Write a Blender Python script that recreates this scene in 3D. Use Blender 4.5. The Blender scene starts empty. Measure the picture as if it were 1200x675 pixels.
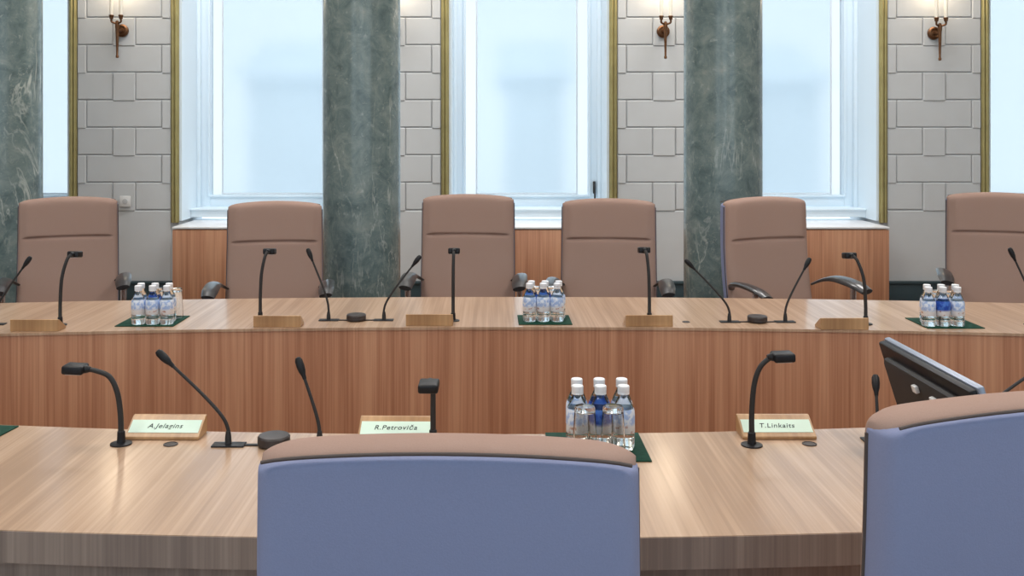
import bpy, bmesh, math, random
from mathutils import Vector, Matrix
random.seed(7)
S = bpy.context.scene
COL = S.collection
PI = math.pi
F, CX, CY, H = 1150.0, 574.0, 150.0, 1.5      # focal length / principal point in photo pixels, eye height

def at(px, d):            # x of a pixel column at depth d
    return (px - CX) / F * d
def depth(py, z):         # depth of a pixel row on the level plane z
    return F * (H - z) / (py - CY)
def on(px, py, z):
    d = depth(py, z)
    return Vector((at(px, d), d, z))

# ------------------------------------------------------------------ materials
def new_mat(name):
    m = bpy.data.materials.new(name); m.use_nodes = True
    nt = m.node_tree
    return m, nt, nt.nodes['Principled BSDF']
def simple(name, col, rough=0.5, metal=0.0, spec=0.5, coat=0.0, noise=0.0, nscale=40, bump=0.0):
    m, nt, b = new_mat(name)
    b.inputs['Base Color'].default_value = (*col, 1)
    b.inputs['Roughness'].default_value = rough
    b.inputs['Metallic'].default_value = metal
    b.inputs['Specular IOR Level'].default_value = spec
    b.inputs['Coat Weight'].default_value = coat
    if noise or bump:
        tc = nt.nodes.new('ShaderNodeTexCoord'); n = nt.nodes.new('ShaderNodeTexNoise')
        n.inputs['Scale'].default_value = nscale; n.inputs['Detail'].default_value = 6
        nt.links.new(tc.outputs['Object'], n.inputs['Vector'])
        if noise:
            r = nt.nodes.new('ShaderNodeValToRGB')
            r.color_ramp.elements[0].position = .3; r.color_ramp.elements[1].position = .7
            r.color_ramp.elements[0].color = (*[c*(1-noise) for c in col], 1)
            r.color_ramp.elements[1].color = (*[min(1, c*(1+noise)) for c in col], 1)
            nt.links.new(n.outputs['Fac'], r.inputs['Fac']); nt.links.new(r.outputs['Color'], b.inputs['Base Color'])
        if bump:
            bp = nt.nodes.new('ShaderNodeBump'); bp.inputs['Strength'].default_value = bump; bp.inputs['Distance'].default_value = .002
            nt.links.new(n.outputs['Fac'], bp.inputs['Height']); nt.links.new(bp.outputs['Normal'], b.inputs['Normal'])
    return m

def wood(name, dark, mid, light, rough=.38, fine=150, broad=9, spec=.5, xy=(1.0, .9)):
    m, nt, b = new_mat(name); N = nt.nodes; L = nt.links
    tc = N.new('ShaderNodeTexCoord')
    def noise(scx, scl, det, dist=0.0):
        mp = N.new('ShaderNodeMapping'); mp.inputs['Scale'].default_value = (scx, scl, scl)
        L.new(tc.outputs['Object'], mp.inputs['Vector'])
        n = N.new('ShaderNodeTexNoise'); n.inputs['Scale'].default_value = 1; n.inputs['Detail'].default_value = det
        n.inputs['Distortion'].default_value = dist
        L.new(mp.outputs['Vector'], n.inputs['Vector']); return n.outputs['Fac']
    a = noise(fine, 1.6, 3); c = noise(broad, .55, 2, .3); e = noise(fine*.28, 1.1, 2, .2)
    def math_(op, x, y):
        q = N.new('ShaderNodeMath'); q.operation = op
        for i, v in enumerate((x, y)):
            if isinstance(v, float): q.inputs[i].default_value = v
            else: L.new(v, q.inputs[i])
        return q.outputs[0]
    s = math_('ADD', math_('MULTIPLY', a, .3), math_('ADD', math_('MULTIPLY', c, .36), math_('MULTIPLY', e, .34)))
    r = N.new('ShaderNodeValToRGB'); cr = r.color_ramp
    cr.elements[0].position = .405; cr.elements[0].color = (*dark, 1)
    cr.elements[1].position = .595; cr.elements[1].color = (*light, 1)
    q = cr.elements.new(.5); q.color = (*mid, 1)
    L.new(s, r.inputs['Fac']); L.new(r.outputs['Color'], b.inputs['Base Color'])
    b.inputs['Roughness'].default_value = rough; b.inputs['Specular IOR Level'].default_value = spec
    return m

M = {}
M['oak'] = wood_top = wood('oak_veneer', (.36, .222, .135), (.445, .285, .178), (.515, .345, .228), rough=.5)
_b = wood_top.node_tree.nodes['Principled BSDF']; _b.inputs['Coat Weight'].default_value = .68; _b.inputs['Coat Roughness'].default_value = .17
M['oak_front'] = wood('oak_front_veneer', (.39, .172, .092), (.50, .24, .135), (.59, .31, .18), rough=.45)
M['oak_cool_cast'] = wood('oak_painted_cool_cast', (.22, .165, .14), (.285, .215, .18), (.36, .275, .225), rough=.5, broad=14)  # oak greyed in colour for blue daylight on the edge, shade beneath
M['plate_wood'] = wood('nameplate_oak', (.34, .185, .085), (.44, .255, .12), (.53, .32, .16), fine=60)
M['fabric'] = simple('taupe_fabric', (.365, .245, .20), .9, spec=.2, noise=.03, nscale=420, bump=.12)
M['fabric_daylit'] = simple('fabric_painted_blue_daylight', (.245, .27, .415), .9, spec=.2, noise=.03, nscale=420, bump=.12)  # blue daylight falling on the chair backs is put into this colour
M['piping'] = simple('dark_brown_piping', (.085, .062, .055), .7)
M['black'] = simple('black_plastic', (.010, .010, .012), .45, spec=.3)
M['black_soft'] = simple('black_rubber', (.018, .016, .016), .6)
M['puck'] = simple('dark_brown_puck', (.035, .027, .026), .45)
M['arm'] = simple('black_arm_pad', (.035, .035, .038), .3, coat=.3)
M['chrome'] = simple('brushed_steel', (.75, .76, .78), .25, metal=1)
M['wall'] = simple('grey_wall_paint', (.545, .56, .565), .75, spec=.3, noise=.02, nscale=6)
M['joint'] = simple('grey_wall_joint', (.52, .53, .54), .85, spec=.2)
M['white'] = simple('white_gloss_paint', (.74, .835, .90), .35)
M['sash'] = simple('sash_paint', (.74, .85, .93), .4)
M['ceil'] = simple('ceiling_paint', (.8, .79, .77), .8)
M['cabtop'] = simple('white_cabinet_top', (.82, .82, .83), .3)
M['gold'] = simple('gilded_trim', (.38, .325, .14), .42, metal=.45, noise=.12, nscale=9)
M['bronze'] = simple('aged_bronze', (.16, .075, .035), .35, metal=.8, noise=.2, nscale=60)
M['candle'] = simple('ivory_candle', (.78, .74, .64), .5)
M['base'] = simple('slate_green_paint', (.022, .045, .055), .5)
M['mat'] = simple('dark_green_felt', (.008, .05, .032), .8, spec=.2, noise=.2, nscale=90)
M['cap'] = simple('white_cap', (.82, .83, .86), .4)
M['card'] = simple('pale_green_card', (.66, .82, .70), .6)
M['ink'] = simple('dark_ink', (.03, .05, .045), .7)
M['silver'] = simple('silver_plastic', (.30, .34, .42), .4, metal=.5)
M['screen'] = simple('dark_screen', (.006, .007, .009), .12)
M['socket'] = simple('socket_plastic', (.72, .72, .71), .4)
M['floor'] = wood('floor_boards', (.12, .065, .035), (.17, .095, .05), (.22, .13, .07), fine=40, broad=6)
M['stone'] = simple('pale_facade', (.84, .90, .94), .9, noise=.03, nscale=.7)
M['court'] = simple('courtyard_paving', (.8, .81, .82), .9)

def marble():
    m, nt, b = new_mat('green_marble'); N = nt.nodes; L = nt.links
    oi = N.new('ShaderNodeObjectInfo'); tc = N.new('ShaderNodeTexCoord')
    ad = N.new('ShaderNodeVectorMath'); ad.operation = 'ADD'
    L.new(tc.outputs['Object'], ad.inputs[0]); L.new(oi.outputs['Location'], ad.inputs[1])
    V = ad.outputs[0]
    def noise(scale, det, dist, vec=None, rough=.6):
        n = N.new('ShaderNodeTexNoise'); n.inputs['Scale'].default_value = scale; n.inputs['Detail'].default_value = det
        n.inputs['Distortion'].default_value = dist; n.inputs['Roughness'].default_value = rough
        L.new(vec or V, n.inputs['Vector']); return n.outputs['Fac']
    def ramp(x, *st):
        r = N.new('ShaderNodeValToRGB'); cr = r.color_ramp
        while len(cr.elements) < len(st): cr.elements.new(.5)
        for e, (p, c) in zip(cr.elements, st): e.position = p; e.color = (*c, 1) if len(c) == 3 else c
        L.new(x, r.inputs['Fac']); return r.outputs['Color']
    base = ramp(noise(9, 9, .5, rough=.68), (.33, (.085, .125, .125)), (.48, (.145, .195, .19)), (.60, (.20, .25, .235)), (.74, (.30, .32, .28)))
    # slanted mapping for long veins
    mp = N.new('ShaderNodeMapping'); mp.inputs['Rotation'].default_value = (.3, .65, .4); mp.inputs['Scale'].default_value = (3.2, 3.2, .9)
    L.new(V, mp.inputs['Vector'])
    v1 = ramp(noise(1.25, 5, .6, mp.outputs['Vector']), (.485, (0, 0, 0)), (.5, (1, 1, 1)), (.512, (0, 0, 0)))
    v2 = ramp(noise(7, 5, 1.2, rough=.5), (.492, (0, 0, 0)), (.5, (.8, .8, .8)), (.507, (0, 0, 0)))
    msk = ramp(noise(2.6, 3, .2), (.48, (0, 0, 0)), (.66, (1, 1, 1)))
    def mix(fac, a, c, k=1.0):
        q = N.new('ShaderNodeMix'); q.data_type = 'RGBA'
        if isinstance(fac, float): q.inputs['Factor'].default_value = fac
        else:
            mm = N.new('ShaderNodeMath'); mm.operation = 'MULTIPLY'; mm.inputs[1].default_value = k
            L.new(fac, mm.inputs[0]); L.new(mm.outputs[0], q.inputs['Factor'])
        if isinstance(a, tuple): q.inputs[6].default_value = a
        else: L.new(a, q.inputs[6])
        if isinstance(c, tuple): q.inputs[7].default_value = c
        else: L.new(c, q.inputs[7])
        return q.outputs[2]
    mu = N.new('ShaderNodeMath'); mu.operation = 'MULTIPLY'; L.new(v1, mu.inputs[0]); L.new(msk, mu.inputs[1])
    mu2 = N.new('ShaderNodeMath'); mu2.operation = 'MULTIPLY'; L.new(v2, mu2.inputs[0]); L.new(msk, mu2.inputs[1])
    c1 = mix(mu.outputs[0], base, (.50, .53, .48, 1), .8)
    c2 = mix(mu2.outputs[0], c1, (.42, .44, .38, 1), .65)
    sp = ramp(noise(30, 4, .4), (.60, (0, 0, 0)), (.72, (1, 1, 1)))
    c3 = mix(sp, c2, (.42, .46, .42, 1), .45)
    L.new(c3, b.inputs['Base Color'])
    b.inputs['Roughness'].default_value = .26; b.inputs['Specular IOR Level'].default_value = .6
    return m
M['marble'] = marble()

def glass(name, col, rough, ior):
    m, nt, b = new_mat(name)
    b.inputs['Base Color'].default_value = (*col, 1)
    b.inputs['Roughness'].default_value = rough; b.inputs['IOR'].default_value = ior
    b.inputs['Transmission Weight'].default_value = 1
    return m
M['water'] = glass('water_bottle_glass', (.96, .985, .98), .02, 1.33)
M['tumbler'] = glass('clear_tumbler_glass', (.98, .99, .99), .01, 1.45)

def pane_frosted():       # sheer, light-scattering glazing
    m, nt, b = new_mat('frosted_glazing'); N = nt.nodes; L = nt.links
    out = N['Material Output']; N.remove(b)
    re = N.new('ShaderNodeBsdfRefraction'); re.inputs['Color'].default_value = (.635, .63, .625, 1)
    re.inputs['Roughness'].default_value = .33; re.inputs['IOR'].default_value = 1.08
    gl = N.new('ShaderNodeBsdfGlossy'); gl.inputs['Roughness'].default_value = .15; gl.inputs['Color'].default_value = (.8, .8, .8, 1)
    mx = N.new('ShaderNodeMixShader'); mx.inputs[0].default_value = .04
    L.new(re.outputs[0], mx.inputs[1]); L.new(gl.outputs[0], mx.inputs[2]); L.new(mx.outputs[0], out.inputs['Surface'])
    return m
def pane_clear():
    m, nt, b = new_mat('clear_glazing'); N = nt.nodes; L = nt.links
    out = N['Material Output']; N.remove(b)
    tr = N.new('ShaderNodeBsdfTransparent'); tr.inputs['Color'].default_value = (.93, .96, .97, 1)
    gl = N.new('ShaderNodeBsdfGlossy'); gl.inputs['Roughness'].default_value = .02
    mx = N.new('ShaderNodeMixShader'); mx.inputs[0].default_value = .06
    L.new(tr.outputs[0], mx.inputs[1]); L.new(gl.outputs[0], mx.inputs[2]); L.new(mx.outputs[0], out.inputs['Surface'])
    return m
def sheer():
    m, nt, b = new_mat('sheer_blind_cloth'); N = nt.nodes; L = nt.links
    out = N['Material Output']; N.remove(b)
    tr = N.new('ShaderNodeBsdfTransparent'); tr.inputs['Color'].default_value = (.95, .97, .98, 1)
    tl = N.new('ShaderNodeBsdfTranslucent'); tl.inputs['Color'].default_value = (.9, .92, .93, 1)
    mx = N.new('ShaderNodeMixShader'); mx.inputs[0].default_value = .16
    L.new(tr.outputs[0], mx.inputs[1]); L.new(tl.outputs[0], mx.inputs[2]); L.new(mx.outputs[0], out.inputs['Surface'])
    return m
M['blind'] = sheer(); M['hem'] = simple('blind_hem_tape', (.72, .76, .80), .5)
M['frost'] = pane_frosted(); M['clear'] = pane_clear()
def emit(name, col, st):
    m, nt, b = new_mat(name); b.inputs['Base Color'].default_value = (*col, 1)
    b.inputs['Emission Color'].default_value = (*col, 1); b.inputs['Emission Strength'].default_value = st
    return m
M['bulb'] = emit('warm_bulb', (1, .82, .55), 6)
M['fillglow'] = emit('fill_lamp_glow', (1, .93, .84), 2.5)  # glow of the added overhead fill lamps

def label_mat(name, top, top2):
    # printed wrap: coloured above, pale with small reddish print below
    m, nt, b = new_mat(name); N = nt.nodes; L = nt.links
    tc = N.new('ShaderNodeTexCoord'); sx = N.new('ShaderNodeSeparateXYZ'); L.new(tc.outputs['Object'], sx.inputs[0])
    n = N.new('ShaderNodeTexNoise'); n.inputs['Scale'].default_value = 75; n.inputs['Detail'].default_value = 2
    L.new(tc.outputs['Object'], n.inputs['Vector'])
    def ramp(x, *st):
        r = N.new('ShaderNodeValToRGB'); cr = r.color_ramp
        while len(cr.elements) < len(st): cr.elements.new(.5)
        for e, (p, c) in zip(cr.elements, st): e.position = p; e.color = (*c, 1)
        L.new(x, r.inputs['Fac']); return r.outputs['Color']
    up = ramp(n.outputs['Fac'], (.46, top), (.58, top2))
    lo = ramp(n.outputs['Fac'], (.55, (.78, .77, .78)), (.66, (.5, .28, .22)))
    st = ramp(sx.outputs['Z'], (.058, (0, 0, 0)), (.059, (1, 1, 1)))
    q = N.new('ShaderNodeMix'); q.data_type = 'RGBA'; L.new(st, q.inputs['Factor']); L.new(lo, q.inputs[6]); L.new(up, q.inputs[7])
    L.new(q.outputs[2], b.inputs['Base Color']); b.inputs['Roughness'].default_value = .4
    return m
M['label_pale'] = label_mat('pale_blue_label', (.36, .50, .78), (.74, .80, .90))
M['label_deep'] = label_mat('deep_blue_label', (.01, .06, .38), (.05, .16, .55))

# ------------------------------------------------------------------ mesh helpers
def add_box(bm, c, s, bevel=0.0, rot=None, seg=2):
    r = bmesh.ops.create_cube(bm, size=1.0)
    vs = r['verts']
    mt = Matrix.Translation(c) @ (rot.to_4x4() if rot else Matrix.Identity(4)) @ Matrix.Diagonal((*s, 1))
    bmesh.ops.transform(bm, matrix=mt, verts=vs)
    if bevel:
        es = list({e for v in vs for e in v.link_edges})
        bmesh.ops.bevel(bm, geom=es, offset=bevel, segments=seg, affect='EDGES', profile=.5)
def box2(bm, x0, x1, y0, y1, z0, z1, bevel=0.0, seg=2):
    add_box(bm, ((x0+x1)/2, (y0+y1)/2, (z0+z1)/2), (abs(x1-x0), abs(y1-y0), abs(z1-z0)), bevel, seg=seg)
def add_lathe(bm, prof, seg=24, c=(0, 0, 0), rot=None):
    rings = []
    mt = Matrix.Translation(c) @ (rot.to_4x4() if rot else Matrix.Identity(4))
    for r, z in prof:
        if r < 1e-6: rings.append([bm.verts.new(mt @ Vector((0, 0, z)))])
        else: rings.append([bm.verts.new(mt @ Vector((r*math.cos(2*PI*i/seg), r*math.sin(2*PI*i/seg), z))) for i in range(seg)])
    for a, b in zip(rings, rings[1:]):
        if len(a) == 1 and len(b) == 1: continue
        for i in range(seg):
            j = (i+1) % seg
            if len(a) == 1: bm.faces.new((a[0], b[j], b[i]))
            elif len(b) == 1: bm.faces.new((a[i], a[j], b[0]))
            else: bm.faces.new((a[i], a[j], b[j], b[i]))
    if len(rings[0]) > 1: bm.faces.new(list(reversed(rings[0])))
    if len(rings[-1]) > 1: bm.faces.new(rings[-1])
lathe_ = add_lathe
def smooth_path(pts, n=6):
    pts = [Vector(p) for p in pts]; out = []
    P = [pts[0]*2-pts[1]] + pts + [pts[-1]*2-pts[-2]]
    for i in range(1, len(P)-2):
        for k in range(n):
            t = k/n; a, b, c, d = P[i-1], P[i], P[i+1], P[i+2]
            out.append(.5*((2*b)+(c-a)*t+(2*a-5*b+4*c-d)*t*t+(3*b-a-3*c+d)*t**3))
    out.append(pts[-1]); return out
def add_tube(bm, pts, rad, seg=10, up=Vector((0, 0, 1)), flat=1.0):
    """rad: number or list; flat scales the second axis of the section"""
    pts = [Vector(p) for p in pts]; n = len(pts)
    rads = rad if isinstance(rad, (list, tuple)) else [rad]*n
    if len(rads) != n:
        rads = [rads[0] + (0)] if False else [rads[min(len(rads)-1, int(i*(len(rads)-1)/(n-1)))]*(1-((i*(len(rads)-1)/(n-1)) % 1)) + rads[min(len(rads)-1, int(i*(len(rads)-1)/(n-1))+1)]*((i*(len(rads)-1)/(n-1)) % 1) for i in range(n)]
    rings = []; ref = None
    for i, p in enumerate(pts):
        t = (pts[min(i+1, n-1)] - pts[max(i-1, 0)]).normalized()
        if ref is None:
            ref = up if abs(t.dot(up)) < .95 else Vector((1, 0, 0))
        a = t.cross(ref).normalized(); b = a.cross(t).normalized(); ref = b
        rings.append([bm.verts.new(p + a*math.cos(2*PI*k/seg)*rads[i] + b*math.sin(2*PI*k/seg)*rads[i]*flat) for k in range(seg)])
    for r0, r1 in zip(rings, rings[1:]):
        for k in range(seg): bm.faces.new((r0[k], r0[(k+1) % seg], r1[(k+1) % seg], r1[k]))
    bm.faces.new(list(reversed(rings[0]))); bm.faces.new(rings[-1])
def add_prism(bm, poly, x0, x1):
    """poly in (y,z), extruded along x"""
    a = [bm.verts.new((x0, y, z)) for y, z in poly]; b = [bm.verts.new((x1, y, z)) for y, z in poly]
    bm.faces.new(a); bm.faces.new(list(reversed(b)))
    for i in range(len(poly)):
        j = (i+1) % len(poly); bm.faces.new((a[j], a[i], b[i], b[j]))
def B(): return bmesh.new()
def obj(name, bm, mat, parent=None, smooth=True, ang=35, loc=None):
    bmesh.ops.recalc_face_normals(bm, faces=bm.faces)
    if smooth:
        for f in bm.faces: f.smooth = True
        for e in bm.edges:
            if len(e.link_faces) == 2 and e.calc_face_angle(0) > math.radians(ang): e.smooth = False
    me = bpy.data.meshes.new(name); bm.to_mesh(me); bm.free()
    me.materials.append(M[mat] if isinstance(mat, str) else mat)
    o = bpy.data.objects.new(name, me); COL.objects.link(o)
    if parent: o.parent = parent
    if loc is not None: o.location = loc
    return o
def tag(o, label, cat, group=None, kind=None):
    o['label'] = label; o['category'] = cat
    if group: o['group'] = group
    if kind: o['kind'] = kind
    return o
def thing(name, label, cat, loc=(0, 0, 0), rz=0, group=None):
    o = bpy.data.objects.new(name, None); COL.objects.link(o)
    o.location = loc; o.rotation_euler = (0, 0, rz); o.empty_display_size = .1
    return tag(o, label, cat, group)
def struct(name, bm, mat, parent=None, **k):
    o = obj(name, bm, mat, parent, **k)
    if not parent: o['kind'] = 'structure'
    return o
def dup(root, loc, rz, label, group=None):
    r = root.copy(); COL.objects.link(r); r.location = loc; r.rotation_euler = (0, 0, rz); r['label'] = label
    if group: r['group'] = group
    for ch in list(root.children):
        c = ch.copy(); COL.objects.link(c); c.parent = r
        for g in list(ch.children):
            d = g.copy(); COL.objects.link(d); d.parent = c
    return r

# ------------------------------------------------------------------ room shell
YW = F/150.0                       # front face of the window wall
WT = .62                           # its thickness
XL, XR, YF, ZC = -5.2, 6.0, -2.4, 4.7
PER = 316/150.0
WX = [(620-CX)/150 + k*PER for k in (-2, -1, 0, 1, 2)]       # window centres
WHALF = (723-517)/2/150.0          # to the outer side of the gilded trim
OPEN = WHALF - .058                # half opening
WTOP = 3.45
PX = [(WX[k]+WX[k+1])/2 for k in range(4)]
PX = [PX[0]-PER] + PX + [PX[-1]+PER]

bm = B(); box2(bm, XL-.3, XR+.3, YF-.3, YW+WT, -.12, 0); struct('floor', bm, 'floor')
bm = B(); box2(bm, XL-.3, XR+.3, YF-.3, YW+WT, ZC, ZC+.15); struct('ceiling', bm, 'ceil')
bm = B(); box2(bm, XL-.25, XL, YF-.25, YW+WT, 0, ZC); struct('wall_left', bm, 'wall')
bm = B(); box2(bm, XR, XR+.25, YF-.25, YW+WT, 0, ZC); struct('wall_right', bm, 'wall')

# window wall with rusticated piers
bm = B()
edges = [XL] + [v for w in WX for v in (w-OPEN, w+OPEN)] + [XR]
for i in range(0, len(edges), 2):
    box2(bm, edges[i], edges[i+1], YW, YW+WT, 0, ZC)
for w in WX:
    box2(bm, w-OPEN, w+OPEN, YW, YW+WT, 0, .74)
    box2(bm, w-OPEN, w+OPEN, YW, YW+WT, WTOP, ZC)
wb = struct('wall_back', bm, 'joint')
bm = B()
hp = (PER - 2*WHALF)/2 - .004
def block(x0, x1, z0, z1, pr=.011):
    box2(bm, x0, x1, YW-pr, YW+.004, z0, z1, .0045, seg=1)
for p in PX:
    x0, x1 = p-hp, p+hp
    if p < XL or p > XR: continue
    block(x0, x1, .0, .853)
    for k in range(18):
        z0 = .865 + k*.2147; z1 = z0 + .2147 - .009
        if z1 > ZC: break
        nw = .0875 if k % 2 == 0 else .292
        g = .005
        if k % 2 == 0:
            block(x0, p-nw-g, z0, z1); block(p+nw+g, x1, z0, z1); block(p-nw+g*.4, p+nw-g*.4, z0-.012, z1, .017)
        else:
            block(x0, p-nw-g, z0-.012, z1, .017); block(p+nw+g, x1, z0-.012, z1, .017); block(p-nw+g*.4, p+nw-g*.4, z0, z1)
obj('rusticated_blocks', bm, 'wall', wb, smooth=False)

# baseboard runs along the piers
bm = B()
for p in PX:
    if XL < p < XR:
        box2(bm, p-hp-.02, p+hp+.02, YW-.055, YW-.018, 0, .29, .004)
        box2(bm, p-hp-.02, p+hp+.02, YW-.066, YW-.018, .285, .31, .006)
struct('baseboard_back', bm, 'base')

# wall behind the camera with three tall windows
FW = [-2.9, .2, 3.3]; fo = 1.1
bm = B(); ed = [XL] + [v for w in FW for v in (w-fo, w+fo)] + [XR]
for i in range(0, len(ed), 2): box2(bm, ed[i], ed[i+1], YF-.3, YF, 0, ZC)
for w in FW:
    box2(bm, w-fo, w+fo, YF-.3, YF, 0, .8); box2(bm, w-fo, w+fo, YF-.3, YF, 3.9, ZC)
struct('wall_front', bm, 'wall')
wn = 0
for w in FW:
    wn += 1
    o = bpy.data.objects.new('window_%d' % (wn+5), None); COL.objects.link(o); o['kind'] = 'structure'; o.location = (w, YF-.2, 0)
    bm = B()
    for sx in (-1, 1): box2(bm, sx*fo, sx*(fo-.08), -.03, .03, .8, 3.9, .004)
    box2(bm, -.04, .04, -.029, .029, .84, 3.86, .004)
    for z in (.84, 2.9, 3.86): box2(bm, -fo+.04, fo-.04, -.028, .028, z-.04, z+.04, .004)
    obj('window_frame', bm, 'white', o)
    bm = B(); box2(bm, -fo+.05, fo-.05, -.004, .004, .82, 3.88); obj('pane', bm, 'clear', o, smooth=False)

# tall windows of the back wall
def make_window(n, w):
    o = bpy.data.objects.new('window_%d' % n, None); COL.objects.link(o); o['kind'] = 'structure'; o.location = (w, YW, 0)
    # gilded trim: rounded moulding on both sides and across the top
    bm = B()
    def mould(pts):
        add_tube(bm, pts, .017, 12)
    for sx in (-1, 1):
        xa, xb = sx*(WHALF), sx*(OPEN-.004)
        box2(bm, min(xa, xb), max(xa, xb), -.018, .0, .762, WTOP+.054, .004)
        xm = (xa+xb)/2
        add_lathe(bm, [(.013, .762), (.013, WTOP+.03)], 12, (xm-.011*sx, -.018, 0))
        add_lathe(bm, [(.010, .762), (.010, WTOP+.03)], 12, (xm+.014*sx, -.018, 0))
    box2(bm, -OPEN, OPEN, -.018, 0, WTOP-.004, WTOP+.054, .004)
    t = obj('gilded_trim', bm, 'gold', o); t['label'] = 'gilded moulding framing the opening'
    # white lining of the deep opening
    RD = .43
    bm = B()
    for sx in (-1, 1):
        a, b = sx*(OPEN-.003), sx*(OPEN-.022)
        box2(bm, min(a, b), max(a, b), .001, RD, .775, WTOP-.003)
    box2(bm, -OPEN+.022, OPEN-.022, .001, RD, WTOP-.022, WTOP-.003)
    obj('reveal_lining', bm, 'white', o)
    iw = OPEN - .022
    # upstand and sill below the frame
    bm = B(); box2(bm, -iw, iw, .215, RD+.02, .782, .838, .003)
    box2(bm, -iw, iw, .20, RD, .838, .852, .005)
    obj('window_sill', bm, 'white', o)
    # fixed frame
    y0, y1 = RD-.03, RD+.10
    fw = .098; z0 = .852; zr = .945
    bm = B()
    for sx in (-1, 1):
        a, b = sx*iw, sx*(iw-fw); box2(bm, min(a, b), max(a, b), y0+.03, y1, z0, WTOP-.025, .004)
        a, b = sx*iw, sx*(iw-.03); box2(bm, min(a, b), max(a, b), y0-.015, y0+.03, z0, WTOP-.025, .004)
        a, b = sx*(iw-fw+.018), sx*(iw-fw-.004); box2(bm, min(a, b), max(a, b), y0+.018, y0+.034, zr-.012, WTOP-.1, .004)
    box2(bm, -iw+fw-.001, iw-fw+.001, y0+.03, y1, z0, zr, .004); box2(bm, -iw+fw, iw-fw, y0+.03, y1, WTOP-.11, WTOP-.025, .004)
    box2(bm, -iw+fw+.0, iw-fw-.0, y0+.018, y0+.034, zr-.016, zr+.003, .004)
    fr = obj('window_frame', bm, 'sash', o)
    sw = iw-fw
    bm = B(); box2(bm, -sw-.005, sw+.005, y1-.03, y1-.026, zr-.01, WTOP-.1); obj('pane', bm, 'frost', fr, smooth=False)
    # sheer roller blind hanging before the glass, thin hems at both sides
    gx = sw - .092; yb = y1-.055
    bm = B(); add_box(bm, (0, yb, (zr+.012+WTOP-.12)/2), (2*gx, .0012, WTOP-.12-zr-.012)); bl = obj('sheer_blind', bm, 'blind', o, smooth=False)
    bm = B()
    for sx in (-1, 1): box2(bm, sx*gx-.006, sx*gx+.006, yb-.006, yb+.004, zr+.004, WTOP-.12, .002)
    box2(bm, -gx, gx, yb-.006, yb+.004, zr+.004, zr+.016, .002)
    obj('blind_hem', bm, 'hem', bl)
    bm = B(); add_tube(bm, [(-sw+.01, yb, WTOP-.125), (sw-.01, yb, WTOP-.125)], .022, 16); obj('blind_roller', bm, 'sash', bl)
    # espagnolette handle
    hx = sw+.045
    bm = B(); box2(bm, hx-.010, hx+.010, y0+.012, y0+.03, .96, 1.06, .003)
    add_tube(bm, smooth_path([(hx, y0+.02, 1.03), (hx, y0-.02, 1.03), (hx, y0-.024, 1.0), (hx, y0-.024, .92)], 4), .007, 8)
    if n == 3: obj('window_handle', bm, 'black_soft', o)
    else: bm.free()
for i, w in enumerate(WX): make_window(i+1, w)

# courtyard outside
bm = B(); box2(bm, -60, 60, YW+WT+.05, 90, -5.2, -5.0); o = obj('courtyard_ground', bm, 'court'); o['kind'] = 'structure'
def house(x0, x1, y, z1, label):
    t = thing('outside_building', label, 'building', ((x0+x1)/2, y, -5), 0, 'buildings beyond the windows'); w = (x1-x0)/2
    bm = B(); box2(bm, -w, w, 0, 6, 0, z1+5); obj('facade', bm, 'stone', t)
    bm = B(); add_prism(bm, [(-.4, z1+5), (6.4, z1+5), (3, z1+6.2)], -w-.3, w+.3); obj('roof', bm, 'stone', t, smooth=False)
house(-5.9, -3.5, 24, 2.7, 'pale building seen blurred through the frosted window second from the left')
house(.5, 1.8, 24, 2.7, 'pale building seen blurred through the middle frosted window')
house(6.7, 8.1, 24, 2.6, 'pale building seen blurred through the frosted window right of the second column')

# unseen bowl lamps added as overhead fill for tables, chairs, walls and reveals
li = 0
for (x, y, en) in ((-2.0, .8, 52), (2.3, .8, 52), (-1.9, 3.1, 46), (2.4, 3.1, 46), (-1.8, 6.3, 53), (.3, 6.3, 53), (2.4, 6.3, 53)):
    t = thing('fill_ceiling_lamp', 'unseen wide round ceiling lamp added to light the room', 'lamp', (x, y, ZC), 0, 'unseen ceiling lamps added for fill light')
    bm = B(); add_lathe(bm, [(.0, 0), (.58, 0), (.62, -.03), (.62, -.09), (.59, -.09), (.59, -.05), (0, -.05)], 32); obj('fill_lamp_housing', bm, 'white', t)
    bm = B(); add_lathe(bm, [(0, -.052), (.58, -.052), (.58, -.085), (.42, -.10), (0, -.105)], 32); obj('fill_lamp_diffuser', bm, 'fillglow', t)
    ld = bpy.data.lights.new('ceiling_fill_light', 'AREA'); ld.shape = 'DISK'; ld.size = 1.15
    ld.energy = en; ld.color = (1, .94, .87) if y < 4 else (1, .97, .95)
    lo = bpy.data.objects.new('ceiling_fill_light', ld); COL.objects.link(lo); lo.parent = t; lo.location = (0, 0, -.13)

# ------------------------------------------------------------------ window cabinets
ORD = ['first', 'second', 'third', 'fourth', 'fifth']
cl = ['oak cabinet with white top under the window at the left edge',
      'oak cabinet with white top under the window left of the second column',
      'oak cabinet with white top under the middle window, between the third and fourth chairs',
      'oak cabinet with white top under the window right of the third column',
      'oak cabinet with white top under the window at the right edge']
CF = .74*F/116
for i, w in enumerate(WX):
    hw = WHALF - .114
    t = thing('window_cabinet', cl[i], 'cabinet', (w, CF, 0), 0, 'cabinets under the windows')
    bm = B(); box2(bm, -hw, hw, 0, YW-CF-.002, .06, .738, .003)
    obj('cabinet_body', bm, 'oak_front', t)
    bm = B(); box2(bm, -hw+.03, hw-.03, .04, YW-CF-.01, 0, .06); obj('plinth', bm, 'base', t)
    bm = B(); box2(bm, -hw-.002, hw+.002, -.004, YW-CF+.212, .7445, .76, .003); obj('cabinet_top', bm, 'cabtop', t)

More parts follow.
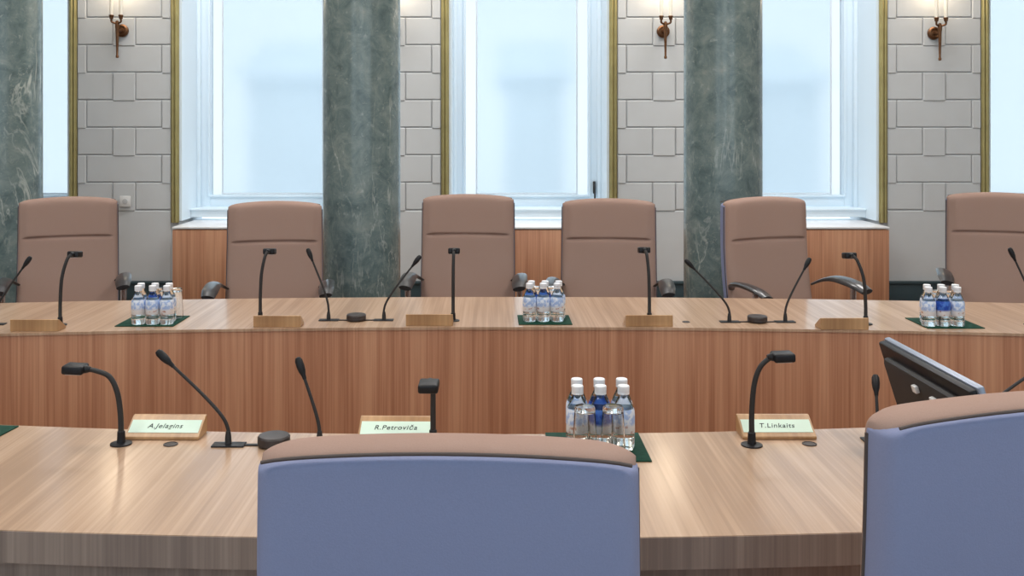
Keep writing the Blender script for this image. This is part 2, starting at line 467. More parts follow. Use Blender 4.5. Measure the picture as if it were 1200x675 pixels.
# ------------------------------------------------------------------ marble columns
COLD = F*PER/423
bm = B(); add_lathe(bm, [(.2245, .34), (.2245, 1.2), (.2235, 2.4), (.218, 3.6), (.205, 4.4), (.215, 4.43), (.215, 4.46)], 72)
c0 = thing('marble_column', '', 'column', (0, 0, 0), 0, 'green marble columns'); c0['kind'] = 'thing'
obj('shaft', bm, 'marble', c0)
bm = B(); add_lathe(bm, [(.30, .16), (.325, .19), (.30, .225), (.262, .24), (.275, .27), (.27, .3), (.24, .315), (.226, .34)], 48)
obj('base_moulding', bm, 'marble', c0)
bm = B(); box2(bm, -.33, .33, -.33, .33, 0, .16, .006); obj('plinth', bm, 'base', c0)
bm = B(); add_lathe(bm, [(.21, 4.46), (.24, 4.5), (.28, 4.56), (.28, 4.6)], 48); box2(bm, -.3, .3, -.3, .3, 4.6, 4.695, .004); obj('capital', bm, 'white', c0)
clab = ['veined green marble column behind the leftmost chair, at the picture edge',
        'veined green marble column between the second and third chairs from the left',
        'veined green marble column behind the swivelled fifth chair from the left']
for i, px in enumerate((1, 424, 847)):
    x = at(px, COLD)
    if i == 0: c0.location = (x, COLD, 0); c0['label'] = clab[0]
    else: dup(c0, (x, COLD, 0), 1.3*i, clab[i])

# ------------------------------------------------------------------ wall sconces
def make_sconce(label):
    t = thing('candle_sconce', label, 'wall lamp', (0, 0, 0), 0, 'twin candle wall sconces')
    R90 = Matrix.Rotation(PI/2, 3, 'X')
    bm = B(); add_lathe(bm, [(0, .030), (.014, .030), (.018, .022), (.030, .020), (.034, .024), (.042, .022), (.050, .014), (.050, 0), (0, 0)], 28, (0, 0, 0), R90)
    obj('wall_plate', bm, 'bronze', t)
    bm = B()
    add_tube(bm, smooth_path([(0, -.025, 0), (0, -.06, -.008), (0, -.095, -.006), (0, -.108, .02)], 5), .011, 10)
    add_lathe(bm, [(0, -.222), (.011, -.218), (.012, -.205), (.008, -.196), (.009, -.15), (.0115, -.05), (.013, .0), (.016, .02), (.016, .05), (.010, .066), (0, .07)], 14, (0, -.108, 0))
    obj('rod', bm, 'bronze', t)
    bm = B()
    for s in (-1, 1):
        add_tube(bm, smooth_path([(0, -.108, .045), (s*.018, -.118, .048), (s*.036, -.128, .058), (s*.036, -.13, .082)], 5), .008, 8)
    obj('scroll_arm', bm, 'bronze', t)
    for s in (-1, 1):
        x, y = s*.036, -.13
        bm = B(); add_lathe(bm, [(0, .10), (.0135, .10), (.0135, .25), (.011, .262), (0, .262)], 14, (x, y, 0)); cnd = obj('candle', bm, 'candle', t)
        bm = B(); add_lathe(bm, [(.006, .075), (.014, .08), (.015, .092), (.019, .105), (.017, .109), (.0138, .1005), (.0138, .10), (0, .10)], 14, (x, y, 0)); obj('candle_cup', bm, 'bronze', cnd)
        bm = B(); add_lathe(bm, [(0, .262), (.009, .266), (.016, .285), (.015, .305), (.007, .332), (0, .345)], 14, (x, y, 0)); obj('bulb', bm, 'bulb', cnd)
    return t
slab = ['bronze twin candle sconce on the grey pier behind the leftmost chair',
        'bronze twin candle sconce hidden behind the column between second and third chairs',
        'bronze twin candle sconce beside the column behind the fourth chair',
        'bronze twin candle sconce on the grey pier at the right, above the green baseboard']
s0 = None
for i, (px, py) in enumerate(((143.5, 36), (461.5, 35), (777, 37), (1094, 39))):
    d = YW-.021; p = (at(px, d), d, H-(py-CY)/F*d)
    if s0 is None: s0 = make_sconce(slab[0]); s0.location = p
    else: dup(s0, p, 0, slab[i])
    ld = bpy.data.lights.new('sconce_light', 'POINT'); ld.energy = 4.6; ld.color = (1, .80, .56); ld.shadow_soft_size = .11
    lo = bpy.data.objects.new('sconce_light', ld); COL.objects.link(lo); lo.location = (p[0], p[1]-.13, p[2]+.40)

# wall socket
d = YW-.026
t = thing('wall_socket', 'small white wall socket on the grey pier beside the leftmost chair', 'socket', (at(147, d), d, H-(236-CY)/F*d))
bm = B(); box2(bm, -.042, .042, -.010, 0, -.042, .042, .004); obj('cover_plate', bm, 'socket', t)
bm = B(); add_lathe(bm, [(.0, 0), (.021, 0), (.021, .0025), (.018, .003), (0, .003)], 20, (0, -.0095, 0), Matrix.Rotation(PI/2, 3, 'X')); obj('socket_face', bm, 'joint', t)

# ------------------------------------------------------------------ conference tables
def arc_slab(bm, cx, cy, sgn, r0, r1, a, z0, z1, n=72, bev=0.0):
    """slab between two radii; sgn=+1: arc lies on the +y side of its centre, -1: on the -y side"""
    V = []
    for i in range(n+1):
        t = -a + 2*a*i/n; sx, cy_ = math.sin(t), math.cos(t)*sgn
        V.append([bm.verts.new((cx + r*sx, cy + r*cy_, z)) for r, z in ((r0, z0), (r1, z0), (r1, z1), (r0, z1))])
    for p, q in zip(V, V[1:]):
        for k in range(4): bm.faces.new((p[k], p[(k+1) % 4], q[(k+1) % 4], q[k]))
    bm.faces.new(V[0]); bm.faces.new(list(reversed(V[-1])))
TZ = .75
tf = thing('conference_table', 'long pale oak conference table curving across the room below the windows', 'table', (.08, 4.0, 0), 0, 'curved oak conference tables')
OF = (.08, 3.697-15.0)
def rel(o, t): o.location = -t.location; return o
FA = .235
bm = B(); arc_slab(bm, *OF, 1, 15.0, 15.66, FA, TZ-.010, TZ); rel(obj('worktop', bm, 'oak', tf, smooth=False), tf)
bm = B(); arc_slab(bm, *OF, 1, 15.004, 15.03, FA-.0002, .02, TZ-.0105); rel(obj('front_panel', bm, 'oak_front', tf, smooth=True), tf)
for s in (-1, -.33, .33, 1):
    a = s*(FA-.006); bm = B()
    for i in (0,):
        rot = Matrix.Rotation(-a, 3, 'Z')
        add_box(bm, (OF[0]+15.33*math.sin(a), OF[1]+15.33*math.cos(a), (TZ-.0115)/2), (.03, .56, TZ-.0125), .002, rot)
    rel(obj('support_panel', bm, 'oak_front', tf), tf)
tn = thing('conference_table', 'pale oak conference table curving across the front, with chairs pushed up to it', 'table', (-.05, 2.1, 0), 0, 'curved oak conference tables')
ON = (-.05, 1.793+9.8)
NA = .225
bm = B(); arc_slab(bm, *ON, -1, 9.19, 9.8, NA, TZ-.060, TZ); wt = rel(obj('worktop', bm, 'oak', tn, smooth=False), tn)
bm = B(); arc_slab(bm, *ON, -1, 9.7985, 9.802, NA, TZ-.060, TZ-.0012); eb = obj('edge_tint', bm, 'oak_cool_cast', wt, smooth=True); eb['label'] = 'worktop edge with cool daylight grey painted in'  # thin strip carrying the painted daylight grey of the edge
bm = B(); arc_slab(bm, *ON, -1, 9.2, 9.225, NA-.0002, .02, TZ-.061); rel(obj('front_panel', bm, 'oak_front', tn, smooth=True), tn)
bm = B(); arc_slab(bm, *ON, -1, 9.735, 9.755, NA-.0004, .56, TZ-.061); rel(obj('apron_panel', bm, 'oak_cool_cast', tn, smooth=True), tn)  # cool dark tone paints the shade below the worktop
for s in (-1, -.2, .62):
    a = s*(NA-.006); bm = B()
    rot = Matrix.Rotation(a, 3, 'Z')
    add_box(bm, (ON[0]+9.47*math.sin(a), ON[1]-9.47*math.cos(a), (TZ-.061)/2), (.03, .45, TZ-.062), .002, rot)
    rel(obj('support_panel', bm, 'oak_front', tn), tn)

# ------------------------------------------------------------------ chairs (local: facing -y)
CHH = 1.14
def ycurve(z):                     # centre line of the reclined back
    t = (z-.5)/.64
    return .235 + .075*t + .02*math.sin(t*PI*1.1)
def axis(n, p=1.0):
    return [math.sin((-1 + 2*i/n)*PI/2) for i in range(n+1)]
def back_mesh(width, zb, zt, front, rear, head, arch, ry0=0.0):
    bm = B(); NU, NV = 34, 60
    us = axis(NU); vs = [(1+s)/2 for s in axis(NV)]
    # even out the middle so that the fold gets enough rows
    vs = sorted(set([round(v, 4) for v in vs] + [.655+.004*k for k in range(14)]))
    G = {}
    for side in (0, 1):
        for j, v in enumerate(vs):
            for i, u in enumerate(us):
                hw = width*(1 - .02*v*v)
                top = zt - arch*u*u - .012*abs(u)**14
                z = zb + v*(top-zb)
                e = max(0., 1-abs(u)**(12 if head else 26))**.45 * max(0., 1-abs(2*v-1)**(26 if head else 150))**.5
                border = i in (0, NU) or j in (0, len(vs)-1)
                y = ycurve(z) - .018*u*u + ry0
                if border: y += 0
                elif side == 0:
                    T = front
                    if head:
                        vsn = .700 - .014*(1-u*u) - (.03 if abs(u) > .84 else 0)*0
                        fade = 1/(1+math.exp((abs(u)-.86)*60))
                        g = 1/(1+math.exp(-(v-vsn)*420))
                        bul = .012*g*math.exp(-max(0, v-vsn)*.8) - .006*math.exp(-((v-vsn+.012)/.014)**2)
                        T = front + bul*fade + .008*(1-abs(u)**2)*(1-g)
                    y -= T*e
                else: y += rear*e + (.013/(1+math.exp(-(z-top+.016)*700))*e if head else 0)
                if side == 1 and border: G[1, i, j] = G[0, i, j]; continue
                G[side, i, j] = bm.verts.new((u*hw, y, z))
    for side in (0, 1):
        for j in range(len(vs)-1):
            for i in range(NU):
                q = (G[side, i, j], G[side, i+1, j], G[side, i+1, j+1], G[side, i, j+1])
                bm.faces.new(q if side == 0 else tuple(reversed(q)))
    return bm
def make_chair(label):
    t = thing('conference_chair', label, 'chair', (0, 0, 0), 0, 'high backed conference chairs')
    W = .243
    obj('backrest', back_mesh(W, .50, CHH, .038, .036, True, .017), 'fabric', t, ang=80)
    p = obj('back_panel', back_mesh(W+.002, .505, CHH-.010, .024, .044, False, .017, .004), 'fabric_daylit', t, ang=80)
    p['label'] = 'rear panel of the backrest, blue daylight painted into its colour'
    # dark piping along the seam between cushion and rear panel
    bm = B()
    for sx in (-1, 1):
        pts = []
        for i in range(25):
            z = .53 + i/24*(CHH-.045-.53)
            pts.append((sx*(W*(1-.02*((z-.5)/.64)**2)+.0012), ycurve(z)-.021, z))
        add_tube(bm, pts, .0030, 8)
    pts = []
    for i in range(29):
        u = (-1+2*i/28)*.955; zt = CHH-.017*u*u-.0045*abs(u)**14-.0068
        pts.append((u*W*.98, ycurve(zt)-.018*u*u+.0485, zt))
    add_tube(bm, pts, .0024, 8); obj('piping', bm, 'piping', t)
    # seat
    bm = B(); n = 22; us = axis(n); G = {}
    for side in (0, 1):
        for j, v in enumerate(us):
            for i, u in enumerate(us):
                e = max(0., 1-abs(u)**7)**.5*max(0., 1-abs(v)**7)**.5
                bd = i in (0, n) or j in (0, n)
                z = .468 + (0 if bd else (.042 if side else -.03)*e) + .012*u*u*(1-abs(v)) - .012*max(0, -v)**3
                if side and bd: G[1, i, j] = G[0, i, j]; continue
                G[side, i, j] = bm.verts.new((u*.25*(1-.05*max(0, v)), v*.25, z))
    for side in (0, 1):
        for j in range(n):
            for i in range(n):
                q = (G[side, i, j], G[side, i+1, j], G[side, i+1, j+1], G[side, i, j+1])
                bm.faces.new(tuple(reversed(q)) if side == 0 else q)
    obj('seat', bm, 'fabric', t, ang=80)
    bm = B(); box2(bm, -.15, .15, -.13, .16, .405, .437, .012)
    add_tube(bm, smooth_path([(0, .10, .42), (0, .24, .42), (0, .268, .48), (0, .262, .54)], 5), .022, 10, flat=.6)
    obj('tilt_mechanism', bm, 'black', t)
    for s in (-1, 1):
        bm = B()
        x = s*.276
        path = smooth_path([(s*.235, .225, .70), (s*.262, .18, .725), (x, .11, .742), (x, .03, .743), (x, -.06, .732), (x, -.125, .712)], 5)
        add_tube(bm, path, [.014, .019, .032, .038, .039, .031], 16, flat=.42)
        a = obj('armrest', bm, 'arm', t)
        bm = B(); add_tube(bm, smooth_path([(x, -.03, .73), (x, -.03, .60), (x, -.03, .48), (s*.258, -.02, .435), (s*.20, 0, .425), (s*.12, 0, .42)], 5), .0145, 12)
        obj('arm_post', bm, 'chrome', a)
    bm = B(); add_lathe(bm, [(.028, .10), (.028, .25), (.019, .25), (.019, .41)], 18); obj('gas_column', bm, 'chrome', t)
    for k in range(5):
        an = 2*PI*k/5+.3; c, s_ = math.cos(an), math.sin(an)
        bm = B(); add_tube(bm, smooth_path([(c*.02, s_*.02, .115), (c*.14, s_*.14, .105), (c*.29, s_*.29, .082)], 4), [.03, .024, .016], 10, flat=.7)
        lg = obj('base_leg', bm, 'chrome', t)
        bm = B(); R = Matrix.Rotation(an+PI/2+.5, 3, 'Z') @ Matrix.Rotation(PI/2, 3, 'Y')
        for dd in (-.014, .014):
            add_lathe(bm, [(0, dd-.009), (.024, dd-.009), (.0275, dd-.005), (.0275, dd+.005), (.024, dd+.009), (0, dd+.009)], 18, (c*.29, s_*.29, .0275), R)
        add_lathe(bm, [(.008, .04), (.008, .078), (0, .078)], 8, (c*.29, s_*.29, 0))
        obj('caster', bm, 'black', lg)
    return t
LIFT = ('backrest', 'back_panel', 'seat', 'tilt_mechanism', 'armrest', 'arm_post')
ch0 = None
def place_chair(x, y, rz, lift, label, arm=0.0):
    global ch0
    if ch0 is None:
        ch0 = make_chair(label); r = ch0; r.location = (x, y, 0); r.rotation_euler = (0, 0, rz)
    else: r = dup(ch0, (x, y, 0), rz, label)
    for c in r.children:
        n = c.name.split('.')[0]
        if n in ('backrest', 'back_panel', 'seat', 'tilt_mechanism', 'armrest', 'piping'): c.location.z = lift - (arm if n == 'armrest' else 0)
        elif n == 'gas_column': c.location.z = 0; c.scale.z = 1 + lift/.3; c.location.z = -.1*(lift/.3)
    return r
# far chairs: centre px, width px, top row, yaw, label
far = [(81.5, 106, 229, 19, 'taupe high-backed chair in front of the leftmost marble column, first from left'),
       (323.5, 107, 234, 7, 'taupe high-backed chair directly left of the second marble column, white window behind'),
       (549.5, 106, 226, -3, 'taupe high-backed chair right of the second marble column, third from left'),
       (713, 107, 231, -6, 'taupe high-backed chair between middle window and bare grey pier, fourth from left'),
       (890, 106, 229, 20, 'taupe high-backed chair swivelled aside before the third marble column, both armrests showing'),
       (1166, 106, 224, -19, 'taupe high-backed chair at the right picture edge behind water bottles')]
for px, w, top, yaw, lab in far:
    d = F*.478/w - (.24 if yaw == 20 else 0); hgt = H - (top-CY)/F*d
    a = math.radians(yaw); off = .33
    x = at(px, d) + math.sin(a)*off; y = d - math.cos(a)*off
    place_chair(x, y, a, hgt-CHH-.004, lab)
# near chairs, seen from behind (facing +y)
def near_chair(cx, cy, yaw, lift, lab):
    a = PI + math.radians(yaw); off = .365
    place_chair(cx - math.sin(math.radians(yaw))*off, cy + math.cos(math.radians(yaw))*off, a, lift, lab, .085)
near_chair(at(521, 1.19), 1.172, -1.5, -.027, 'high-backed chair seen from behind, daylight-tinted back filling the bottom centre')
near_chair(.766, 1.31, 13, -.010, 'high-backed chair seen from behind, daylight-tinted back cut off at bottom right')

# ------------------------------------------------------------------ nameplates
def make_plate(name, label, card=True, text=None, facing=0, loc=(0, 0, 0), tilt=0, w=.178):
    """wedge block with a sloped face towards local -y"""
    t = thing(name, label, 'nameplate', loc, facing, 'oak nameplate blocks')
    bm = B()
    poly = [(0, 0), (0, .007), (.060, .043), (.068, .043), (.068, 0)]
    add_prism(bm, poly, -w/2, w/2)
    bmesh.ops.bevel(bm, geom=bm.edges[:], offset=.0012, segments=1, affect='EDGES')
    obj('block', bm, 'plate_wood', t, smooth=False)
    sl = math.atan2(.036, .060)
    bm = B(); add_box(bm, (0, 0, 0), (w-.010, .0400, .0012))
    cd = obj('name_card', bm, 'card', t, smooth=False); cd.location = (0, .0285, .0245); cd.rotation_euler = (sl, 0, 0)
    if text:
        cu = bpy.data.curves.new('lettering', 'FONT'); cu.body = text; cu.size = .0195; cu.shear = .2; cu.offset = .0001; cu.space_character = 1.12
        cu.align_x = 'CENTER'; cu.align_y = 'CENTER'; cu.extrude = .0002
        cu.materials.append(M['ink'])
        tmp = bpy.data.objects.new('lettering', cu); me = bpy.data.meshes.new_from_object(tmp); bpy.data.objects.remove(tmp)
        o = bpy.data.objects.new('lettering', me); COL.objects.link(o); o.parent = cd; o.location = (0, .000, .0009)
    return t
fp = [(40, 388.5, 'first'), (324.5, 383.5, 'second'), (503, 382, 'third'), (761, 383, 'fourth'), (990, 386.5, 'fifth')]
fpl = ['plain oak back of a nameplate block on the far table before the leftmost chair',
       'plain oak back of a nameplate block before the chair left of the second column',
       'plain oak back of a nameplate block before the chair right of the second column',
       'plain oak back of a nameplate block before the fourth chair from the left',
       'plain oak back of a nameplate block between swivelled chair and right bottle group']
for (px, py, _), lab in zip(fp, fpl):
    p = on(px, py, TZ)
    # local +y (the vertical back) faces the camera
    make_plate('nameplate', lab, facing=PI, loc=(p.x, p.y+.068, TZ+.0005))
for px, py, w_, tx, lab in ((189, 516, .18, 'A.Jelagins', 'nameplate with pale green card beside the left gooseneck lamp on near table'),
                   (462, 518, .178, 'R.Petroviča', 'nameplate with pale green card half hidden behind the central chair back'),
                   (914, 515.5, .178, 'T.Linkaits', 'nameplate with pale green card behind the right gooseneck lamp on near table')):
    p = on(px, py, TZ)
    make_plate('nameplate', lab, text=tx, facing=math.radians(0 if px > 500 else -1), loc=(p.x, p.y, TZ+.0005), w=w_)

# ------------------------------------------------------------------ gooseneck lamps
def make_lamp(label, base, neck, head_dir, head_w=.046, head_l=.05, head_h=.021):
    """base: world point; neck: offsets from base; head_dir: horizontal-ish direction of the head"""
    t = thing('gooseneck_lamp', label, 'lamp', base, 0, 'black gooseneck table lamps')
    bm = B(); add_lathe(bm, [(0, 0), (.025, 0), (.025, .003), (.021, .0045), (.0105, .005), (.0095, .012), (.009, .03), (.0075, .032), (0, .032)], 24); obj('base_collar', bm, 'black', t)
    path = smooth_path(neck, 7)
    bm = B(); add_tube(bm, path, [.0068, .0062, .0058], 12); obj('gooseneck', bm, 'black_soft', t)
    hd = Vector(head_dir).normalized(); e = Vector(neck[-1])
    side = hd.cross(Vector((0, 0, 1))).normalized(); up = side.cross(hd)
    R = Matrix((side, hd, up)).transposed()
    bm = B(); add_box(bm, e + hd*(head_l/2-.002), (head_w, head_l, head_h), .0055, R, 3)
    add_lathe(bm, [(.006, 0), (.010, .012), (.010, .02)], 12, e - hd*.014, (R @ Matrix.Rotation(-PI/2, 3, 'X')))
    h = obj('lamp_head', bm, 'black', t)
    bm = B(); add_box(bm, e + hd*(head_l/2-.002) - up*(head_h/2), (head_w*.7, head_l*.7, .002), 0, R); obj('lens', bm, 'socket', h)
    return t
pb = on(142, 520.5, TZ)
make_lamp('black gooseneck lamp left of the nameplate on near table, head bent leftward', pb,
          [(0, 0, .02), (-.002, 0, .075), (-.010, 0, .125), (-.028, 0, .160), (-.060, 0, .174), (-.086, 0, .178)], (-1, 0, .05))
pb = on(507.5, 519, TZ)
make_lamp('black gooseneck lamp standing straight beside the central nameplate, head toward the viewer', pb,
          [(0, 0, .02), (0, 0, .08), (0, -.002, .125), (-.003, -.010, .146), (-.006, -.03, .152)], (-.04, -1, -.12), head_w=.047)
pb = on(881, 522, TZ)
make_lamp('black gooseneck lamp right of the near bottles, head bent rightward over a nameplate', pb,
          [(0, 0, .02), (.000, 0, .08), (.006, 0, .145), (.020, 0, .185), (.042, 0, .206), (.050, 0, .209)], (1, 0, .04))
# far ones: base px,row ; head px,row
fl = [(70.5, 381, 80, 300, 'slender black gooseneck lamp before the leftmost chair'),
      (305, 375, 312, 296.5, 'slender black gooseneck lamp before the chair left of the second column'),
      (531, 376, 531.5, 296, 'slender black gooseneck lamp before the chair right of the second column'),
      (761, 376, 757.5, 295, 'slender black gooseneck lamp before the fourth chair from the left'),
      (1014.5, 380, 1002, 301.5, 'slender black gooseneck lamp right of the swivelled chair')]
for bx, by, hx, hy, lab in fl:
    p = on(bx, by, TZ); sc = F/p.y
    dx, dz = (hx-bx)/sc*1.0, (by-hy)/sc
    make_lamp(lab, p, [(0, 0, .02), (dx*.02, .0, dz*.35), (dx*.18, .002, dz*.68), (dx*.62, .014, dz*.93), (dx*.9, .03, dz*1.0), (dx, .04, dz*1.005)],
              (dx*.12, 1, -.12), head_w=.046, head_l=.045, head_h=.024)

# ------------------------------------------------------------------ twin microphone units
def make_unit(label, c, rz, mics, spacing=.216, scale=1.0):
    """mics: two lists of neck offsets from each mic base"""
    t = thing('twin_microphone_unit', label, 'microphone', c, rz, 'twin microphone units')
    bm = B()
    box2(bm, -spacing/2-.037, -spacing/2+.04, -.017, .017, 0, .004, .0015)
    box2(bm, spacing/2-.04, spacing/2+.037, -.017, .017, 0, .004, .0015)
    box2(bm, -spacing/2+.03, spacing/2-.03, -.006, .006, 0, .003, .001)
    obj('base_bar', bm, 'black', t)
    bm = B(); add_lathe(bm, [(0, .003), (.036, .003), (.038, .005), (.038, .021), (.035, .025), (.030, .026), (0, .026)], 32); obj('speaker_puck', bm, 'puck', t)
    for s, neck in zip((-1, 1), mics):
        o = Vector((s*spacing/2, 0, 0)); pts = [o+Vector(q) for q in neck]
        path = smooth_path(pts, 6)
        bm = B()
        add_lathe(bm, [(0, .003), (.008, .004), (.0075, .02), (.0055, .034), (0, .036)], 14, o)
        add_tube(bm, path, [.0046, .0042, .0036], 10)
        m = obj('microphone_stem', bm, 'black_soft', t)
        dr = (pts[-1]-pts[-2]).normalized(); q = dr.to_track_quat('Z', 'Y').to_matrix()
        bm = B(); add_lathe(bm, [(.0045, -.012), (.0055, -.002), (.0085, .008), (.0098, .020), (.0092, .034), (.006, .041), (0, .043)], 16, pts[-1], q)
        obj('microphone_head', bm, 'black', m)
    return t
def lean(dx, dy, dz, k=.30):
    return [(0, 0, .012), (0, 0, dz*.18), (dx*.10, dy*.1, dz*.34), (dx*.42, dy*.4, dz*.60), (dx*.92, dy*.92, dz*.95)]
# near-left: base (268,521) spacing to (374,..)
p = on(321, 522, TZ)
make_unit('twin microphone unit left of the central chair on near table, puck half hidden', p, 0,
          [lean(-.150, 0, .205), lean(-.046, .02, .172)])
p = on(417.5, 375.5, TZ)
make_unit('twin microphone unit on the far table before the second marble column', p, 0, [lean(-.076, .02, .252), lean(.125, .02, .228)])
p = on(887.5, 377.5, TZ)
make_unit('twin microphone unit on the far table before the swivelled chair', p, 0, [lean(-.150, .02, .220), lean(.090, .02, .220)])
p = on(-40, 381, TZ)
make_unit('twin microphone unit cut off at the left edge of far table', p, math.radians(5), [lean(-.10, .02, .24), lean(.108, .02, .232)])
p = on(1248, 382, TZ)
make_unit('twin microphone unit cut off at the right edge of far table', p, math.radians(-5), [lean(-.075, .02, .266), lean(.10, .02, .23)])
p = on(1082, 517, TZ)
make_unit('twin microphone unit by the tilted monitor behind the right chair back', p, math.radians(-2), [lean(.014, .05, .112), lean(.20, .02, .19)])

# ------------------------------------------------------------------ cable grommets in the worktops
for px, py, lab in ((200, 521, 'small dark cable grommet before the left nameplate on near table'),
                    (948.5, 520.5, 'small dark cable grommet before the right nameplate on near table'),
                    (804, 377.5, 'small dark cable grommet on far table between nameplate and microphone unit')):
    p = on(px, py, TZ); rr = .017 if py > 400 else .015
    t = thing('cable_grommet', lab, 'grommet', p, 0, 'cable grommets in the tabletops')
    bm = B(); add_lathe(bm, [(0, .0002), (rr, .0002), (rr, .002), (rr-.003, .003), (rr-.004, .0015), (0, .0015)], 24); obj('grommet_ring', bm, 'puck', t)

# ------------------------------------------------------------------ mats, bottles, glasses
def make_mat(loc, w, d, rz, lab):
    bm = B(); box2(bm, -w/2, w/2, -d/2, d/2, 0, .003, .0008)
    o = obj('serving_mat', bm, 'mat', loc=loc); o.rotation_euler = (0, 0, rz)
    return tag(o, lab, 'mat', 'dark green serving mats')
BR = .0258
def make_bottle(label, kind):
    t = thing('water_bottle', label, 'bottle', (0, 0, 0), 0, 'small water bottles')
    r = BR; z_ = .885
    def add_lathe(bm, prof, seg): return lathe_(bm, [(q, z*z_) for q, z in prof], seg)
    bm = B(); add_lathe(bm, [(0, .004), (r*.55, .001), (r*.9, 0), (r, .005), (r, .030), (r*.955, .034), (r, .038), (r, .088), (r*.97, .098), (r*.82, .114), (r*.60, .128), (r*.46, .137), (.0112, .142), (.0112, .147), (0, .147)], 28)
    obj('bottle_body', bm, 'water', t)
    bm = B(); n = 28
    add_lathe(bm, [(r+.0004, .044), (r+.0007, .0445), (r+.0007, .088), (r*.972+.0007, .098), (r*.90+.0006, .106), (r*.90, .106)], n)
    bm.faces.ensure_lookup_table()
    for f in [f for f in bm.faces if len(f.verts) > 4]: bm.faces.remove(f)
    obj('label', bm, kind, t)
    bm = B(); add_lathe(bm, [(.0135, .1425), (.0138, .143), (.0138, .146), (.0134, .147), (.0138, .148), (.0138, .163), (.0125, .165), (0, .165)], 24); obj('cap', bm, 'cap', t)
    return t
BZ = .885
def make_glass(label):
    t = bpy.data.objects  # upturned tumbler, thick base on top
    bm = B(); add_lathe(bm, [(.0285, .0), (.0295, .001), (.0265, .06), (.0235, .110), (.0215, .114), (0, .114)], 28)
    # inner wall
    seg = 28; rings = []
    for r_, z in ((.0270, .0), (.0246, .06), (.0219, .100), (0, .102)):
        rings.append([bm.verts.new((0, 0, z))] if r_ == 0 else [bm.verts.new((r_*math.cos(2*PI*i/seg), r_*math.sin(2*PI*i/seg), z)) for i in range(seg)])
    for a, b in zip(rings, rings[1:]):
        for i in range(seg):
            j = (i+1) % seg
            if len(b) == 1: bm.faces.new((a[j], a[i], b[0]))
            else: bm.faces.new((a[j], a[i], b[i], b[j]))
    big = [f for f in bm.faces if len(f.verts) > 4]
    low = [f for f in big if max(v.co.z for v in f.verts) < .001]
    for f in low: bm.faces.remove(f)
    ov = sorted([v for v in bm.verts if abs(v.co.z) < 1e-6 and abs(v.co.xy.length-.0285) < 1e-4], key=lambda v: math.atan2(v.co.y, v.co.x))
    iv = sorted(rings[0], key=lambda v: math.atan2(v.co.y, v.co.x))
    for i in range(seg): bm.faces.new((ov[i], ov[(i+1) % seg], iv[(i+1) % seg], iv[i]))
    o = obj('glass_tumbler', bm, 'tumbler')
    return tag(o, label, 'glass', 'upturned water glasses')
bt = {}
gl0 = None
POS = ['left', 'middle', 'right']
def cluster(front, pitch, rowd, dxrow, desc, kinds, glasses, gdesc, rz=0):
    """front: centre of the front row on the table; dxrow: sideways step of the rear row"""
    global gl0
    R = Matrix.Rotation(rz, 3, 'Z')
    for r in (0, 1):
        for c in (0, 1, 2):
            k = kinds[r][c]
            p = Vector(front) + R @ Vector(((c-1)*pitch + dxrow*r, rowd*r, .0032))
            lab = '%s-labelled water bottle, %s row %s, on %s' % ('deep blue' if k == 'label_deep' else 'pale blue', ('front', 'rear')[r], POS[c], desc)
            if k not in bt: o = make_bottle(lab, k); bt[k] = o; o.location = p; o.rotation_euler = (0, 0, random.uniform(-1, 1))
            else: dup(bt[k], p, random.uniform(-3, 3), lab)
    for i, (gx, gy) in enumerate(glasses):
        p = Vector(front) + R @ Vector((gx, gy, .0032))
        lab = 'upturned clear glass, %s of the pair, %s' % (('left', 'right')[i], gdesc)
        if gl0 is None: gl0 = make_glass(lab); gl0.location = p
        else:
            g = gl0.copy(); COL.objects.link(g); g.location = p; g['label'] = lab
KP, KD = 'label_pale', 'label_deep'
# far left
p = on(177, 381.5, TZ)
make_mat((at(178, 3.79), 3.805, TZ+.0003), .222, .205, 0, 'dark green mat under the bottles between first and second chairs from left')
cluster((p.x, p.y+.018, TZ), .0545, .058, -.010, "far table's left mat", [[KP, KP, KP], [KP, KD, KP]], [(-.03, .135), (.045, .135)], "behind far table's left bottles")
p = on(637, 378, TZ)
make_mat((at(638, 3.815), 3.828, TZ+.0003), .205, .185, 0, 'dark green mat under the bottles before the gap between third and fourth chairs')
cluster((p.x, p.y+.018, TZ), .0536, .058, .010, "far table's middle mat", [[KP, KP, KP], [KD, KD, KP]], [(-.03, .115), (.045, .115)], "behind far table's middle bottles")
p = on(1107.5, 383.5, TZ)
make_mat((at(1107, 3.76), 3.765, TZ+.0003), .215, .20, 0, 'dark green mat under the bottles before the rightmost far chair')
cluster((p.x, p.y+.018, TZ), .0545, .058, .020, "far table's right mat", [[KP, KD, KP], [KP, KP, KP]], [(.030, .112), (.087, .112)], "behind far table's right bottles")
# near group
make_mat((.250, 2.305, TZ+.0003), .228, .205, 0, 'dark green mat on near table, corner showing beside the central chair')
cluster((.2585, 2.292, TZ), .0538, .062, .004, 'near table mat', [[KP, KD, KP], [KP, KD, KP]], [(-.042, -.058), (.022, -.058)], 'before the bottles on near table')
# mat at the left border of the near table
p = on(15, 502, TZ); make_mat((p.x-.115, p.y-.07, TZ+.0003), .23, .19, math.radians(-6), 'dark green mat corner on near table at the left picture edge')

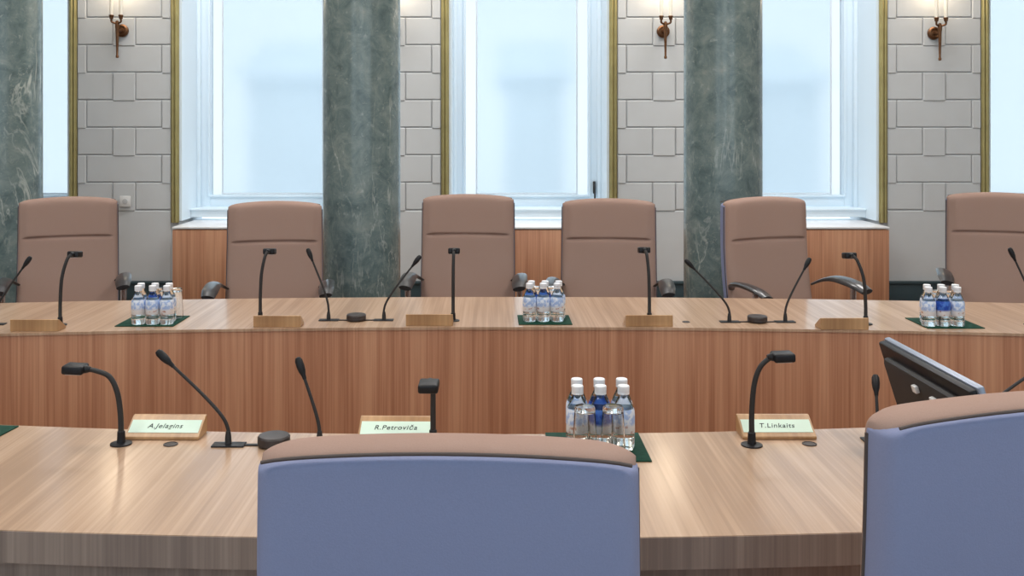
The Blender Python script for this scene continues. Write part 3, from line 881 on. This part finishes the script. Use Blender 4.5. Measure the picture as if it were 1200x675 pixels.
# ------------------------------------------------------------------ tilted monitor, seen from behind
X0, X1 = .936, 1.002
ZT, ZB = 1.000, .79
y0m, y1m = 1.885, 2.335
t = thing('desk_monitor', 'black tilted monitor with silver rim standing beside the right chair back', 'monitor', (X1, (y0m+y1m)/2, TZ))
tilt = math.atan2(X1-X0, ZT-ZB)
Rm = Matrix.Rotation(-tilt, 3, 'Y')          # leans its top towards -x
Lm, Hm = y1m-y0m, (ZT-ZB)/math.cos(tilt)
def mb(x0, x1, y0, y1, z0, z1, bev, seg=2):
    b = B(); add_box(b, ((x0+x1)/2, (y0+y1)/2, (z0+z1)/2), (x1-x0, y1-y0, z1-z0), bev, seg=seg)
    bmesh.ops.transform(b, matrix=Matrix.Translation((0, 0, ZB-TZ)) @ Rm.to_4x4(), verts=b.verts); return b
obj('rim', mb(.0, .015, -Lm/2, Lm/2, 0, Hm, .004), 'silver', t)
bk = mb(-.016, .001, -Lm/2+.003, Lm/2-.003, .003, Hm-.003, .005)
bkc = obj('back_cover', bk, 'black', t)
obj('rear_housing', mb(-.034, -.011, -.17, .18, .0, Hm*.88, .012), 'black_soft', bkc)
for yy, zz in ((.0, .168), (-.085, .165)):
    obj('connector', mb(-.043, -.034, yy-.010, yy+.010, zz-.008, zz+.008, .002), 'socket', bkc)
obj('screen', mb(.0145, .0158, -Lm/2+.012, Lm/2-.012, .014, Hm-.012, 0), 'screen', t)
bm = B(); box2(bm, -.055, .10, -.12, .12, .0005, .012, .005); add_tube(bm, [(.0, 0, .01), (-.008, 0, .06), (-.02, 0, .10)], .022, 12)
obj('stand', bm, 'black', t)

# ------------------------------------------------------------------ sky and camera
wd = bpy.data.worlds.new('sky'); S.world = wd; wd.use_nodes = True
bg = wd.node_tree.nodes['Background']; bg.inputs['Color'].default_value = (.73, .88, 1.0, 1); bg.inputs['Strength'].default_value = 3.3

cam = bpy.data.cameras.new('camera'); co = bpy.data.objects.new('camera', cam); COL.objects.link(co)
co.location = (0, 0, H); co.rotation_euler = (PI/2, 0, 0)
cam.sensor_fit = 'HORIZONTAL'; cam.sensor_width = 36; cam.lens = 36*F/1200
cam.shift_x = (600-CX)/1200; cam.shift_y = -(337.5-CY)/1200
cam.clip_start = .05; cam.clip_end = 300
S.camera = co
S.view_settings.view_transform = 'Standard'; S.view_settings.look = 'None'
S.view_settings.gamma = 1; S.view_settings.exposure = 0.0; S.view_settings.use_curve_mapping = False
S.cycles.max_bounces = 10; S.cycles.transmission_bounces = 10; S.cycles.diffuse_bounces = 5; S.cycles.transparent_max_bounces = 12
S.cycles.sample_clamp_indirect = 6; S.cycles.caustics_reflective = False; S.cycles.caustics_refractive = True
S.cycles.use_denoising = True
